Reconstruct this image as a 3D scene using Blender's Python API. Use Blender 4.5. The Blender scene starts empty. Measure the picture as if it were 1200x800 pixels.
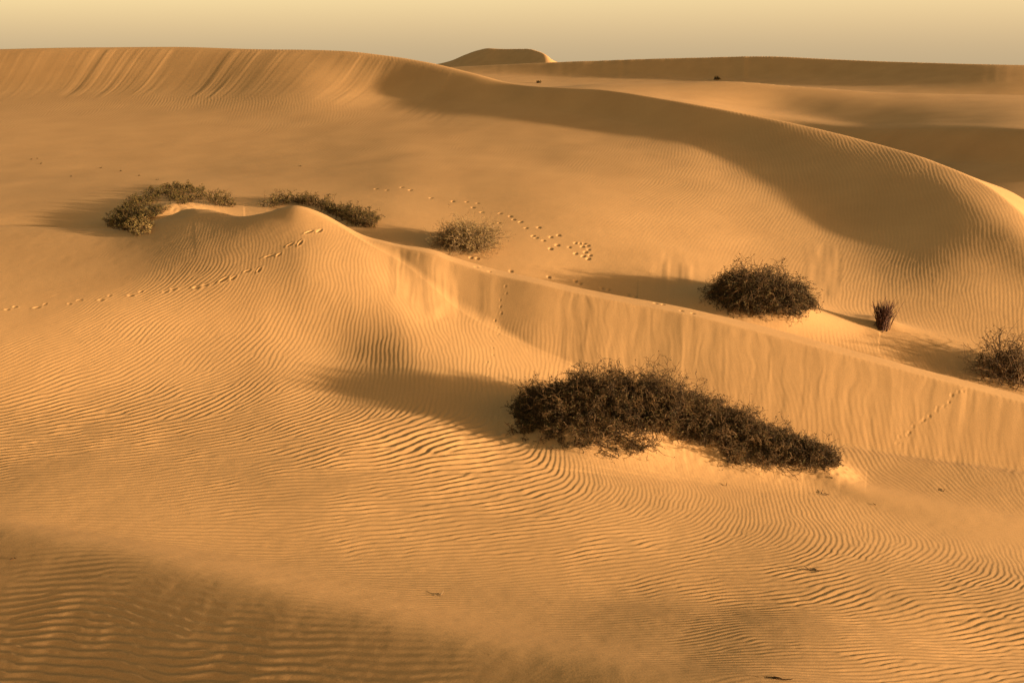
import bpy, math, time
import numpy as np
T_START = time.time()
rng = np.random.default_rng(11)
R_ = math.radians

# ------------------------------------------------------------------ camera geometry
F = 1300.0                      # focal length in units of a 1200 px wide picture
PITCH = math.atan(320.0 / F)
CAMZ = 10.0
CP, SP = math.cos(PITCH), math.sin(PITCH)

def ray(u, v):
    """direction through a picture point, scaled so that its forward (y) component is 1"""
    u = np.asarray(u, float); v = np.asarray(v, float)
    fy = F * CP + (400 - v) * SP
    fz = -F * SP + (400 - v) * CP
    return (u - 600) / fy, fz / fy          # x per y, z per y

def project(x, y, z):
    dz = z - CAMZ
    a = y * CP - dz * SP
    b = y * SP + dz * CP
    return 600 + F * x / a, 400 - F * b / a

# ------------------------------------------------------------------ numeric helpers
def pchip_slopes(X, Y):
    """monotone cubic tangents along axis 0"""
    h = np.diff(X, axis=0); d = np.diff(Y, axis=0) / h
    m = np.zeros_like(Y)
    w1 = 2 * h[1:] + h[:-1]; w2 = h[1:] + 2 * h[:-1]
    same = (d[1:] * d[:-1]) > 0
    with np.errstate(divide='ignore', invalid='ignore'):
        hm = (w1 + w2) / (w1 / d[:-1] + w2 / d[1:])
    m[1:-1] = np.where(same, hm, 0.0)
    m[0] = d[0]; m[-1] = d[-1]
    return m

def pchip1(x, y, q):
    x = np.asarray(x, float); y = np.asarray(y, float)
    m = pchip_slopes(x, y)
    k = np.clip(np.searchsorted(x, q) - 1, 0, len(x) - 2)
    h = x[k + 1] - x[k]; t = np.clip((q - x[k]) / h, 0, 1)
    return ((1 + 2 * t) * (1 - t) ** 2 * y[k] + t * (1 - t) ** 2 * h * m[k]
            + t * t * (3 - 2 * t) * y[k + 1] + t * t * (t - 1) * h * m[k + 1])

def smax(a, b, k):
    h = np.clip(0.5 + 0.5 * (a - b) / k, 0, 1)
    return b + (a - b) * h + k * h * (1 - h)

def sstep(a, b, x):
    t = np.clip((x - a) / (b - a), 0, 1)
    return t * t * (3 - 2 * t)

def softpos(x, c):
    return 0.5 * (np.sqrt(x * x + c * c) + x)

def _hash(ix, iy, seed):
    h = (ix.astype(np.int64) * 374761393 + iy.astype(np.int64) * 668265263 + seed * 974634777) & 0x7fffffff
    h = ((h ^ (h >> 13)) * 1274126177) & 0x7fffffff
    return ((h ^ (h >> 16)) & 0xffffff) / float(0xffffff)

def vnoise(x, y, seed=0):
    """smooth value noise, range about -1..1"""
    ix = np.floor(x); iy = np.floor(y)
    fx = x - ix; fy = y - iy
    fx = fx * fx * fx * (fx * (fx * 6 - 15) + 10); fy = fy * fy * fy * (fy * (fy * 6 - 15) + 10)
    a = _hash(ix, iy, seed); b = _hash(ix + 1, iy, seed)
    c = _hash(ix, iy + 1, seed); d = _hash(ix + 1, iy + 1, seed)
    return 2 * ((a * (1 - fx) + b * fx) * (1 - fy) + (c * (1 - fx) + d * fx) * fy) - 1

def fbm(x, y, seed=0, octv=3):
    s = 0; a = 1; n = 0
    for o in range(octv):
        s = s + a * vnoise(x * 2 ** o + 17.3 * o, y * 2 ** o - 9.1 * o, seed + o); n += a; a *= 0.5
    return s / n

# ------------------------------------------------------------------ the ground grid (fine near the viewpoint, coarse far off)
TH_D = 33.0
dth = 0.045
th_in = np.arange(-TH_D, TH_D + 1e-6, dth)
outer = TH_D + np.cumsum(np.geomspace(0.1, 9, 44)); outer = outer[outer < 176]
TH = np.radians(np.concatenate([-outer[::-1], th_in, outer]))
N_OUT = len(outer)
RR = np.concatenate([
    np.linspace(1.5, 11, 24)[:-1], np.linspace(11, 13.5, 46)[:-1],
    np.arange(13.5, 36, 0.034), np.arange(36, 60, 0.06), np.arange(60, 106, 0.11),
    np.arange(106, 140, 0.4), np.arange(140, 218, 0.2), np.arange(218, 264, 1.5), np.arange(264, 325, 0.5), np.geomspace(325, 5000, 40)])
NR, NC = len(RR), len(TH)
ST, CT = np.sin(TH), np.cos(TH)
GX = RR[:, None] * ST[None, :]
GY = RR[:, None] * CT[None, :]
THC = np.clip(TH, R_(-36), R_(36))            # beyond the picture the dunes simply continue

def line(pts, smooth=0.35):
    """picture points with their distance -> radius and height of a ground line for every bearing"""
    th, r, z = [], [], []
    for p in pts:
        if len(p) == 3:
            tx, tz = ray(p[0], p[1]); y = p[2]; zz = CAMZ + tz * y
        else:
            tx, _ = ray(p[0], 400); y = p[2]; zz = CAMZ + p[3]
        x = tx * y
        th.append(math.atan2(x, y)); r.append(math.hypot(x, y)); z.append(float(zz))
    th = np.array(th); o = np.argsort(th)
    th, r, z = th[o], np.array(r)[o], np.array(z)[o]
    q = np.clip(THC, th[0], th[-1])
    rr = pchip1(th, r, q); zz = pchip1(th, z, q)
    if smooth:
        s = smooth / dth; n = int(3 * s); k = np.exp(-0.5 * (np.arange(-n, n + 1) / s) ** 2); k /= k.sum()
        rr = np.convolve(np.pad(rr, n, mode='edge'), k, 'valid'); zz = np.convolve(np.pad(zz, n, mode='edge'), k, 'valid')
    return rr, zz

def loft(lines):
    """surface through ground lines given from near to far"""
    X = np.array([l[0] for l in lines]); Z = np.array([l[1] for l in lines])
    M = pchip_slopes(X, Z)
    out = np.empty((NR, NC))
    r = RR[:, None]
    out[:] = Z[0] + 0 * r
    for k in range(len(X) - 1):
        h = X[k + 1] - X[k]; t = (r - X[k]) / h
        val = ((1 + 2 * t) * (1 - t) ** 2 * Z[k] + t * (1 - t) ** 2 * h * M[k]
               + t * t * (3 - 2 * t) * Z[k + 1] + t * t * (t - 1) * h * M[k + 1])
        out = np.where((t >= 0) & ((t <= 1)), val, out)
    return out, X, Z

def cosfac(rc):
    """cosine between the viewing bearing and the normal of a ground line"""
    dr = np.gradient(rc, np.radians(dth)) / rc
    dr[:N_OUT] = dr[N_OUT]; dr[-N_OUT:] = dr[-N_OUT - 1]
    return 1 / np.sqrt(1 + dr * dr)

r2 = RR[:, None]
# ---- foreground plain
TF_lines = [
    line([(-300, 0, 2, -7.5), (1500, 0, 2, -7.5)]),
    line([(-300, 0, 9, -12), (600, 0, 8, -11), (900, 0, 8, -9.5), (1500, 0, 8, -9.2)]),
    line([(-300, 0, 14, -12.5), (0, 0, 14, -12), (300, 0, 13, -11.3), (600, 0, 12.5, -10.5), (800, 0, 12.8, -10.25), (1000, 0, 13.2, -10.15), (1200, 0, 13.4, -10.1), (1500, 0, 13.4, -10.1)], 1.5),
    line([(-300, 600, 20.5), (0, 600, 20.3), (300, 620, 19.9), (500, 640, 19.4), (700, 660, 19), (850, 675, 18.7), (1000, 695, 18.2), (1200, 720, 17.7), (1500, 760, 17)]),
    line([(-300, 490, 25), (0, 490, 25.3), (300, 500, 24.8), (500, 520, 24.2), (700, 545, 23.8), (850, 570, 23.5), (1000, 600, 22.8), (1200, 640, 21.8), (1500, 690, 21)]),
    line([(-300, 400, 28.5), (0, 400, 28.7), (300, 400, 29.6), (400, 420, 29), (500, 440, 27.7), (700, 480, 26.8), (850, 520, 26), (1000, 545, 25.4), (1200, 580, 24.2), (1500, 630, 23.4)]),
    line([(-300, 330, 32.5), (0, 325, 33.2), (130, 325, 33), (280, 317, 32.7), (345, 318, 32.4), (400, 334, 31.8), (460, 352, 31.3), (500, 375, 30.6), (600, 412, 29.5), (750, 465, 28.0), (900, 510, 26.6), (1050, 532, 26.0), (1200, 552, 25.3), (1500, 597, 24.6)]),
    line([(-300, 268, 40), (0, 259, 39), (110, 263, 38.3), (160, 259, 38), (200, 252, 37.8), (230, 249, 37.5), (280, 252, 36.6), (315, 251, 36.3), (345, 251, 36), (375, 256, 35.6), (400, 264, 35.2), (430, 281, 34.4), (470, 309, 33.6), (500, 335, 32.6), (540, 364, 31.5), (600, 393, 30.35), (750, 450, 28.6), (900, 500, 27.15), (1050, 525, 26.45), (1200, 545, 25.8), (1500, 590, 25.2)]),
]
ZF, XF, ZFl = loft(TF_lines)
over = softpos(r2 - XF[-1], 1.0)
ZF = np.where(r2 > XF[-1], ZFl[-1], ZF) - 0.30 * over
# ---- low rounded swell at the lower left
sw_pts = np.array([(-300, 545, 23.5), (-150, 580, 21.2), (0, 614, 19.15), (150, 648, 17.77), (300, 684, 16.46), (450, 722, 15.3), (600, 757, 14.32), (750, 784, 13.53), (900, 803, 13.04)], float)
tx_, tz_ = ray(sw_pts[:, 0], sw_pts[:, 1])
sx_, sy_, sz_ = tx_ * sw_pts[:, 2], sw_pts[:, 2], tz_ * sw_pts[:, 2] + CAMZ
for e_ in range(3):                              # the crest runs on past the picture
    sx_ = np.append(sx_, 2 * sx_[-1] - sx_[-3]); sy_ = np.append(sy_, 2 * sy_[-1] - sy_[-3]); sz_ = np.append(sz_, sz_[-1] - 0.22)
ux, uy = sx_[-1] - sx_[2], sy_[-1] - sy_[2]; ul = math.hypot(ux, uy); ux /= ul; uy /= ul
s_k = sx_ * ux + sy_ * uy; q_k = -sx_ * uy + sy_ * ux
SS = GX * ux + GY * uy; QQ = -GX * uy + GY * ux
q0 = pchip1(s_k, q_k, SS.ravel()).reshape(NR, NC); z0 = pchip1(s_k, sz_, SS.ravel()).reshape(NR, NC)
da = QQ - q0
w = 0.42
ZA = z0 - 0.05 * softpos(SS - s_k[-1] - 1.0, 2.0) - 0.05 * softpos(s_k[0] - SS, 1.0) - np.where(da < 0, 0.53, 0.42) * (np.sqrt(da * da + w * w) - w) + 0.31 * (softpos(da - 1.5, 0.8) - softpos(-1.5, 0.8)) - 0.35 * softpos(da - 4.5, 2.0)
# ---- the slip-face ridge across the middle
brink = [(-300, 300, 41), (0, 266, 39), (100, 273, 38.3), (140, 270, 38), (170, 256, 38), (200, 241, 38.5), (225, 233, 38), (250, 235, 37.5), (280, 246, 37),
         (310, 246, 36.5), (345, 238, 36), (372, 245, 35.7), (400, 258, 35.3), (430, 274, 34.9), (462, 287, 34.5), (507, 297, 33.9), (533, 307, 33.6),
         (578, 321, 33), (637, 334, 32.25), (662, 340, 32.0), (716, 351, 31.5), (770, 361, 31.1), (813, 370, 30.7), (898, 391, 29.95), (1000, 418, 29.1), (1100, 445, 28.3), (1200, 472, 27.5), (1500, 540, 26.2)]
rb, zb = line(brink, 0.25)
cb = cosfac(rb)
db = (r2 - rb) * cb
uB = 600 + np.tan(THC) * F * 1.0               # rough picture column of each bearing
sF = 0.38 + 0.29 * sstep(400, 480, uB)
eF = 0.9 - 0.83 * sstep(380, 470, uB)
wB = 0.35 + 0.95 * sstep(420, 520, uB) - 0.35 * sstep(700, 1200, uB)
s0 = 0.03 + 0.10 * (1 - sstep(400, 470, uB))
zb = zb - 0.3 * (1 - sstep(395, 455, uB))
gB = s0 * db + (0.34 - s0) * (softpos(db - wB, 0.5) - softpos(-wB, 0.5))
lim = 3.6
ZB = zb - 0.8 * (1 - sstep(395, 475, uB)) * sstep(0.6, -1.2, db) - np.where(db < 0, sF * (np.sqrt(db * db + eF * eF) - eF) + 0.9 * (softpos(-db - lim, 0.6) - softpos(-lim, 0.6)), gB)
# ---- the great dune behind: crest, upper face, floor, valley
M0 = [(-300, 62, 104), (0, 55, 97), (100, 53, 95), (200, 52.5, 93), (300, 55, 90), (400, 57, 87), (450, 62, 85), (500, 70, 82.5), (550, 82, 79.5), (600, 95.5, 76.2), (625, 99, 74.5),
      (700, 103, 71), (800, 118, 66), (900, 137, 61.5), (1000, 160, 57), (1100, 190, 51.2), (1150, 212, 48), (1200, 250, 44.2), (1250, 300, 41), (1400, 400, 35), (1600, 470, 33)]
M1 = [(-300, 115, 96), (0, 108, 90), (200, 106, 85.5), (350, 106, 81), (450, 113, 79.3), (550, 121, 74.8), (615, 126, 72), (700, 138, 68), (800, 156, 62.5), (850, 168, 60), (900, 181, 57), (950, 189, 54.5), (1000, 197, 52.2), (1100, 215, 48.1), (1200, 278, 41.8), (1400, 430, 34), (1600, 480, 32)]
M2 = [(-300, 145, 78), (0, 145, 76), (200, 145, 74), (350, 145, 72), (450, 150, 69), (550, 162, 64.3), (615, 173, 60.8), (700, 190, 56.3), (800, 212, 52.4), (900, 240, 48.8), (1000, 268, 45.4), (1100, 290, 42), (1200, 335, 38.5), (1400, 450, 33), (1600, 490, 31)]
M3 = [(-300, 200, 58), (0, 205, 56), (200, 205, 55), (350, 205, 54), (450, 210, 51.7), (550, 225, 48.6), (615, 241, 45.9), (700, 270, 42.7), (800, 300, 40.6), (900, 330, 39), (1000, 348, 38.1), (1100, 372, 36.5), (1200, 402, 34.9), (1400, 480, 31.8), (1600, 510, 30)]
M4 = [(-300, 250, 44), (0, 245, 45), (200, 240, 45), (350, 250, 44), (450, 265, 42), (550, 290, 40), (615, 305, 39), (700, 325, 38), (800, 350, 36.3), (900, 378, 34.9), (1000, 403, 34.1), (1100, 427, 33.5), (1200, 447, 32.8), (1400, 500, 30.5), (1600, 530, 29)]
M5 = [(-300, 0, 28, -9.5), (600, 0, 28, -10.5), (1200, 0, 26, -12), (1600, 0, 25, -12)]
M6 = [(-300, 0, 9, -14), (1600, 0, 9, -15)]
ZM, XM, ZMl = loft([line(p) for p in (M6, M5, M4, M3, M2, M1)] + [line(M0, 0.2)])
rc, zc = XM[-1], ZMl[-1]
cc = cosfac(rc)
dc = (r2 - rc) * cc
uC = uB
sh = 0.10 + 0.10 * sstep(600, 900, uC) - 0.15 * sstep(1090, 1215, uC)
wC = 0.9 + 3.2 * sstep(1090, 1215, uC)
gC = sh * dc + (0.42 - sh) * (softpos(dc - wC, 0.8) - softpos(-wC, 0.8))
ZM = np.where(r2 > rc, zc - gC, ZM)
def round_crest(ZZ, X, Zl, back, c):
    k = 0.5 * ((Zl[-1] - Zl[-2]) / (X[-1] - X[-2]) + back); d = r2 - X[-1]
    return ZZ - k * (np.sqrt(d * d + c * c) - np.abs(d))
ZM = round_crest(ZM, XM, ZMl, sh * cc, 0.35 + 0.45 * (1 - sstep(520, 700, uC)))
# ---- the next dune at the right
E0 = [(450, 110, 128), (600, 104, 125), (700, 97.5, 122), (780, 95, 120), (850, 93, 118), (950, 100, 114), (1050, 107, 110), (1200, 110, 107), (1400, 116, 104), (1700, 125, 100)]
E1b = [(450, 116, 108), (600, 110, 108), (700, 110, 108), (800, 116, 108), (900, 130, 105.5), (1010, 143, 96), (1100, 143, 89), (1200, 145, 82), (1400, 158, 74), (1700, 190, 68)]
E1 = [(450, 118, 104), (600, 112, 104), (700, 112, 104), (800, 120, 103.5), (900, 136, 101), (1010, 150, 92), (1100, 149, 85), (1200, 151, 78), (1400, 165, 70), (1700, 200, 64)]
E2 = [(450, 124, 100), (600, 118, 100), (700, 120, 98), (800, 150, 94), (900, 170, 92), (1010, 190, 86.5), (1100, 190, 80), (1200, 197, 73.5), (1400, 215, 66), (1700, 240, 60)]
E3 = [(450, 0, 60, -8), (1000, 0, 55, -8.5), (1700, 0, 50, -9)]
E4 = [(450, 0, 20, -16), (1700, 0, 20, -16)]
ZE, XE, ZEl = loft([line(p) for p in (E4, E3, E2, E1, E1b, E0)])
ZE = np.where(r2 > XE[-1], ZEl[-1] - 0.16 * softpos(r2 - XE[-1], 2), ZE)
ZE = round_crest(ZE, XE, ZEl, 0.16, 1.2)
leftE = sstep(480, 620, uB)
ZE = ZE - 6 * (1 - leftE)
# ---- far ridge and farthest dune
F0 = [(300, 84, 220), (450, 80, 215), (520, 78, 211), (555, 76, 208), (650, 71, 200), (750, 67, 192), (850, 64, 184), (890, 63, 180.5), (960, 66, 174), (1050, 70, 165), (1200, 74, 152), (1500, 77, 138), (1700, 82, 134)]
F1 = [(300, 88, 211), (520, 86, 203), (555, 87, 200), (650, 90, 192), (750, 91, 184), (850, 92, 176), (960, 92, 166.5), (1200, 94, 145), (1700, 100, 128)]
F2 = [(300, 0, 140, -3.6), (1700, 0, 115, -3.6)]
F3 = [(300, 0, 60, -12), (1700, 0, 60, -12)]
ZFa, XFa, ZFal = loft([line(p) for p in (F3, F2, F1, F0)])
ZFa = np.where(r2 > XFa[-1], ZFal[-1] - 0.16 * softpos(r2 - XFa[-1], 3), ZFa)
ZFa = round_crest(ZFa, XFa, ZFal, 0.16, 1.2)
G0 = [(430, 84, 316), (480, 79, 314), (515, 73.5, 312), (528, 70, 311), (545, 62.5, 308), (560, 57, 305), (572, 54.5, 302), (585, 55.2, 299), (600, 55.4, 295), (618, 55, 288), (630, 57.5, 283), (640, 62, 278), (647, 68, 276), (656, 72, 278), (680, 79, 284), (760, 86, 288)]
G1 = [(430, 88, 300), (520, 86, 290), (600, 88, 275), (640, 88, 262), (700, 90, 262), (760, 92, 262)]
G2 = [(430, 0, 200, -8), (760, 0, 200, -8)]
ZG, XG, ZGl = loft([line([(430, 0, 60, -22), (760, 0, 60, -22)]), line(G2), line(G1), line(G0, 0.05)])
ZG = np.where(r2 > XG[-1], ZGl[-1] - 0.28 * softpos(r2 - XG[-1], 2), ZG)
ZG = round_crest(ZG, XG, ZGl, 0.28, 1.5)
gm = sstep(420, 470, uB) * (1 - sstep(720, 790, uB))
ZG = ZG - 8 * (1 - gm)

# bearings well outside the picture: fade ridges into rolling sand
Z = smax(ZF, ZA, 0.35)
Z = smax(Z, ZB, 0.10 + 0.40 * (1 - sstep(540, 640, uB)))
ZFORE = Z.copy()
Z = smax(Z, ZM, 0.25)
Z = smax(Z, ZE, 0.5)
Z = smax(Z, ZFa, 0.6)
Z = smax(Z, ZG, 0.6)
base_far = CAMZ - 5.2 + 0.5 * fbm(GX / 40, GY / 40, 5)
Z = smax(Z, base_far - 40 * (1 - sstep(105, 130, r2)), 0.5)
fore_m = sstep(-0.15, 0.15, ZFORE - ZM)          # 1 on the foreground sheet
back_m = (1 - fore_m)
# soft large undulation so nothing is a ruled surface
Z += 0.018 * fbm(GX / 3.1, GY / 3.1, 21) * sstep(12, 16, r2) * (1 - sstep(60, 90, r2))
Z += 0.03 * fbm(GX / 7.5, GY / 7.5, 31) * sstep(40, 50, r2)

# ------------------------------------------------------------------ hit test: picture point -> ground point
def hit(u, v, ZZ=None):
    ZZ = Z if ZZ is None else ZZ
    u = np.atleast_1d(np.asarray(u, float)); v = np.atleast_1d(np.asarray(v, float))
    tx, tz = ray(u, v)
    th = np.arctan(tx)
    j = np.clip(np.round((np.degrees(th) + TH_D) / dth).astype(int), 0, len(th_in) - 1) + N_OUT
    out = np.zeros((len(u), 3))
    for i in range(len(u)):
        col = ZZ[:, j[i]] - CAMZ - tz[i] * GY[:, j[i]]
        k = np.argmax(col[5:] > 0) + 5
        a, b = col[k - 1], col[k]
        t = -a / (b - a) if b != a else 0
        y = GY[k - 1, j[i]] * (1 - t) + GY[k, j[i]] * t
        out[i] = (tx[i] * y, y, CAMZ + tz[i] * y)
    return out

def ground_z(x, y):
    x = np.asarray(x, float); y = np.asarray(y, float)
    th = np.degrees(np.arctan2(x, y)); r = np.hypot(x, y)
    fj = np.clip((th + TH_D) / dth, 0, len(th_in) - 1.001); j = fj.astype(int); tj = fj - j; j = j + N_OUT
    i = np.clip(np.searchsorted(RR, r) - 1, 0, NR - 2); ti = (r - RR[i]) / (RR[i + 1] - RR[i])
    return ((Z[i, j] * (1 - tj) + Z[i, j + 1] * tj) * (1 - ti) + (Z[i + 1, j] * (1 - tj) + Z[i + 1, j + 1] * tj) * ti)

def window(x, y, rad):
    """index block of the grid around a point"""
    r = math.hypot(x, y); th = math.degrees(math.atan2(x, y)); dt = math.degrees(rad / r)
    j0 = int(max(0, (th - dt + TH_D) / dth)); j1 = int(min(len(th_in), (th + dt + TH_D) / dth + 2))
    i0 = max(0, int(np.searchsorted(RR, r - rad)) - 1); i1 = min(NR, int(np.searchsorted(RR, r + rad)) + 1)
    return slice(i0, i1), slice(j0 + N_OUT, max(j0, j1) + N_OUT)

# ------------------------------------------------------------------ sand heaped under the shrubs, wind tails
RIP = np.ones((NR, NC))                     # where ripples may form
ROUGH = np.zeros((NR, NC))                  # trampled / eroded sand

def mound(x, y, ax, ay, h, rot=0.0, calm=0.0, rough=0.0, p=2.0):
    rad = 2.6 * max(ax, ay)
    si, sj = window(x, y, rad)
    X = GX[si, sj] - x; Y = GY[si, sj] - y
    c, s = math.cos(rot), math.sin(rot)
    q = np.sqrt(((X * c + Y * s) / ax) ** 2 + ((-X * s + Y * c) / ay) ** 2)
    g = np.exp(-0.5 * q ** p)
    Z[si, sj] += h * g
    if calm: RIP[si, sj] *= 1 - calm * np.clip(1.4 * g, 0, 1)
    if rough: ROUGH[si, sj] = np.maximum(ROUGH[si, sj], rough * g)

def tail(p0, p1, wd, h, calm=1.0):
    """long low ridge of smooth sand streaming from p0 to p1 (ground points)"""
    p0 = np.array(p0[:2]); p1 = np.array(p1[:2]); L = np.linalg.norm(p1 - p0); d = (p1 - p0) / L
    c = (p0 + p1) / 2
    si, sj = window(c[0], c[1], L / 2 + 4 * wd)
    X = GX[si, sj] - p0[0]; Y = GY[si, sj] - p0[1]
    t = np.clip((X * d[0] + Y * d[1]) / L, 0, 1); q = (-X * d[1] + Y * d[0])
    e = (X * d[0] + Y * d[1]) / L
    ends = np.exp(-0.5 * (np.maximum(0, np.maximum(-e, e - 1)) * L / wd) ** 2)
    g = np.exp(-0.5 * (q / (wd * (0.7 + 0.6 * t))) ** 2) * ends
    Z[si, sj] += h * (1 - 0.75 * t) * g
    RIP[si, sj] *= 1 - calm * np.clip(1.3 * g, 0, 1)

PX = lambda u, v: hit([u], [v])[0]
# big thicket: heaps along its axis
AX = [(612, 506, 0.6, 0.5, 0.06), (640, 511, 0.9, 0.62, 0.42), (690, 519, 1.1, 0.8, 1.15), (745, 523, 1.1, 0.8, 1.15), (800, 532, 1.1, 0.75, 1.05), (855, 542, 1.0, 0.7, 0.80), (905, 552, 0.9, 0.65, 0.55), (955, 560, 0.75, 0.5, 0.40), (985, 567, 0.5, 0.4, 0.2)]
axis_pts = [PX(u, v) for (u, v, *_) in AX]
for (u, v, ax, ay, h), p in zip(AX, axis_pts):
    mound(p[0], p[1] + 0.55, ax * 0.62, ay, h * 0.62, -0.25, calm=0.9, rough=0.8)
pT0, pT1 = PX(985, 566), PX(1230, 630)
tail(pT0, pT1, 0.40, 0.09)
tail(PX(1000, 575), PX(1150, 625), 0.30, 0.03, 0.9)
# dark domed shrub in the valley
pd = PX(893, 376)
DOME = (pd[0], pd[1] + 0.9)
mound(DOME[0], DOME[1], 1.5, 1.0, 0.55, 0, calm=0.9)
pq0, pq1, pq2 = PX(925, 368), PX(1033, 384), PX(1170, 420)
tail(pq0, pq1, 0.45, 0.30); tail(pq1, pq2, 0.5, 0.22)
# hummocks at the left end of the ridge
p_h1 = PX(205, 250); mound(p_h1[0], p_h1[1], 1.0, 1.0, 0.34, 0.3, calm=0.8, rough=0.35)
p_h2 = PX(348, 250); mound(p_h2[0], p_h2[1], 1.25, 1.0, 0.24, 0, calm=0.9)
p_h3 = PX(150, 262); mound(p_h3[0], p_h3[1], 1.0, 0.9, 0.15, 0.2, calm=0.6, rough=0.3)

# ------------------------------------------------------------------ slip faces: sand avalanches
arc = np.cumsum(np.gradient(TH) * np.minimum(rb, 60) / cb)          # metres along the ridge
arc2 = np.broadcast_to(arc, (NR, NC))
onface = sstep(0.05, -0.25, db) * sstep(-4.2, -2.2, db)
edge = vnoise(arc2 / 0.9, db * 0 + 3.3, 3) * 0.5
face_u = sstep(645, 668, uB)[None, :]
lobeA = sstep(452, 464, uB) * (1 - sstep(527, 536, uB)); lobeB = 0.4 * sstep(557, 570, uB) * (1 - sstep(574, 588, uB))
wob = arc2 + 0.10 * vnoise(db / 0.6, arc2 / 0.5, 8)
st1 = vnoise(wob / 0.42, db / 3.0, 41) + 0.6 * vnoise(wob / 0.19, db / 2.0, 42) + 0.3 * vnoise(wob / 0.09, db / 1.1, 43)
chute = onface * face_u * sstep(-3.4, -1.6, db + edge)
Z += 0.0075 * st1 * chute
lob = (lobeA * sstep(-2.6, -1.9, db + 0.45 * vnoise(arc2 / 0.55, 0 * db, 9)) + lobeB * sstep(-2.0, -1.8, db + 0 * edge)) * sstep(-0.02, -0.2, db)
Z += lob * (0.03 + 0.010 * st1) - 0.03 * lobeA * sstep(0.0, -0.2, db) * sstep(-1.0, -0.3, db)
RIP *= 1 - np.clip(onface * (0.25 + 0.75 * sstep(-1.6, -0.7, db - 0.25 * vnoise(arc2 / 1.5, 0 * db, 12))) * sstep(400, 470, uB)[None, :], 0, 1) * 0.97
RIP *= 1 - np.clip(lob, 0, 1) * 0.95
RIP *= 1 - 0.4 * chute
RIP *= 1 - 0.9 * sstep(-0.1, 0.05, db) * sstep(3.0, 1.5, db) * fore_m           # the wind-smoothed shoulder
# slip face of the great dune (slanting streaks)
arcC = np.broadcast_to(np.cumsum(np.gradient(TH) * np.minimum(rc, 110) / np.maximum(cc, 0.3)), (NR, NC))
faceC = sstep(-0.1, -0.9, dc) * sstep(-9.5, -6.0, dc) * (1 - sstep(470, 560, uB))[None, :]
sl = arcC - 0.55 * dc
stC = vnoise(sl / 0.9, dc / 14, 51) + 0.7 * vnoise(sl / 0.4, dc / 9, 52) + 0.4 * vnoise(sl / 0.2, dc / 6, 54)
few = sstep(-0.2, 0.7, vnoise(sl / 4.0, dc / 30, 53))
Z += 0.013 * stC * faceC * (0.35 + 0.9 * few)
RIP *= 1 - 0.97 * faceC
# chutes on the lower flank behind the ridge (around the domed shrub)
chD = np.zeros((NR, NC))
for (ua, ub, va, vb) in ((772, 835, 300, 352), (950, 992, 285, 345)):
    pa, pb = PX((ua + ub) / 2, va), PX((ua + ub) / 2, vb)
    um = sstep(ua - 12, ua + 8, uB) * (1 - sstep(ub - 6, ub + 6, uB))
    ra_, rb_ = math.hypot(*pb[:2]), math.hypot(*pa[:2])
    chD = np.maximum(chD, um * sstep(ra_ - 0.6, ra_ + 0.3, r2) * (1 - sstep(rb_ - 1.5, rb_ + 0.4, r2 + 0.9 * vnoise(uB / 9.0, 0 * uB, 14))) * back_m)
aD = np.broadcast_to(TH * 40, (NR, NC))
Z += chD * (0.016 * vnoise(aD / 0.42, r2 / 5 + 0 * aD, 61) + 0.010 * vnoise(aD / 0.2, r2 / 3 + 0 * aD, 62))
RIP *= 1 - 0.9 * np.clip(chD, 0, 1)
# far ridges: broad avalanche scallops
arcF = np.broadcast_to(TH * 180, (NR, NC))
faceF = sstep(XFa[-1] - 10, XFa[-1] - 7, r2) * sstep(XFa[-1] + 0.5, XFa[-1] - 0.8, r2)
Z += faceF * 0.02 * (vnoise(arcF / 1.7, r2 / 30 + 0.25 * arcF, 71) + 0.7 * vnoise(arcF / 0.8, r2 / 20 + 0 * arcF, 72)) * (0.3 + sstep(0, 0.6, vnoise(arcF / 12, 0 * arcF, 73)))

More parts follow.
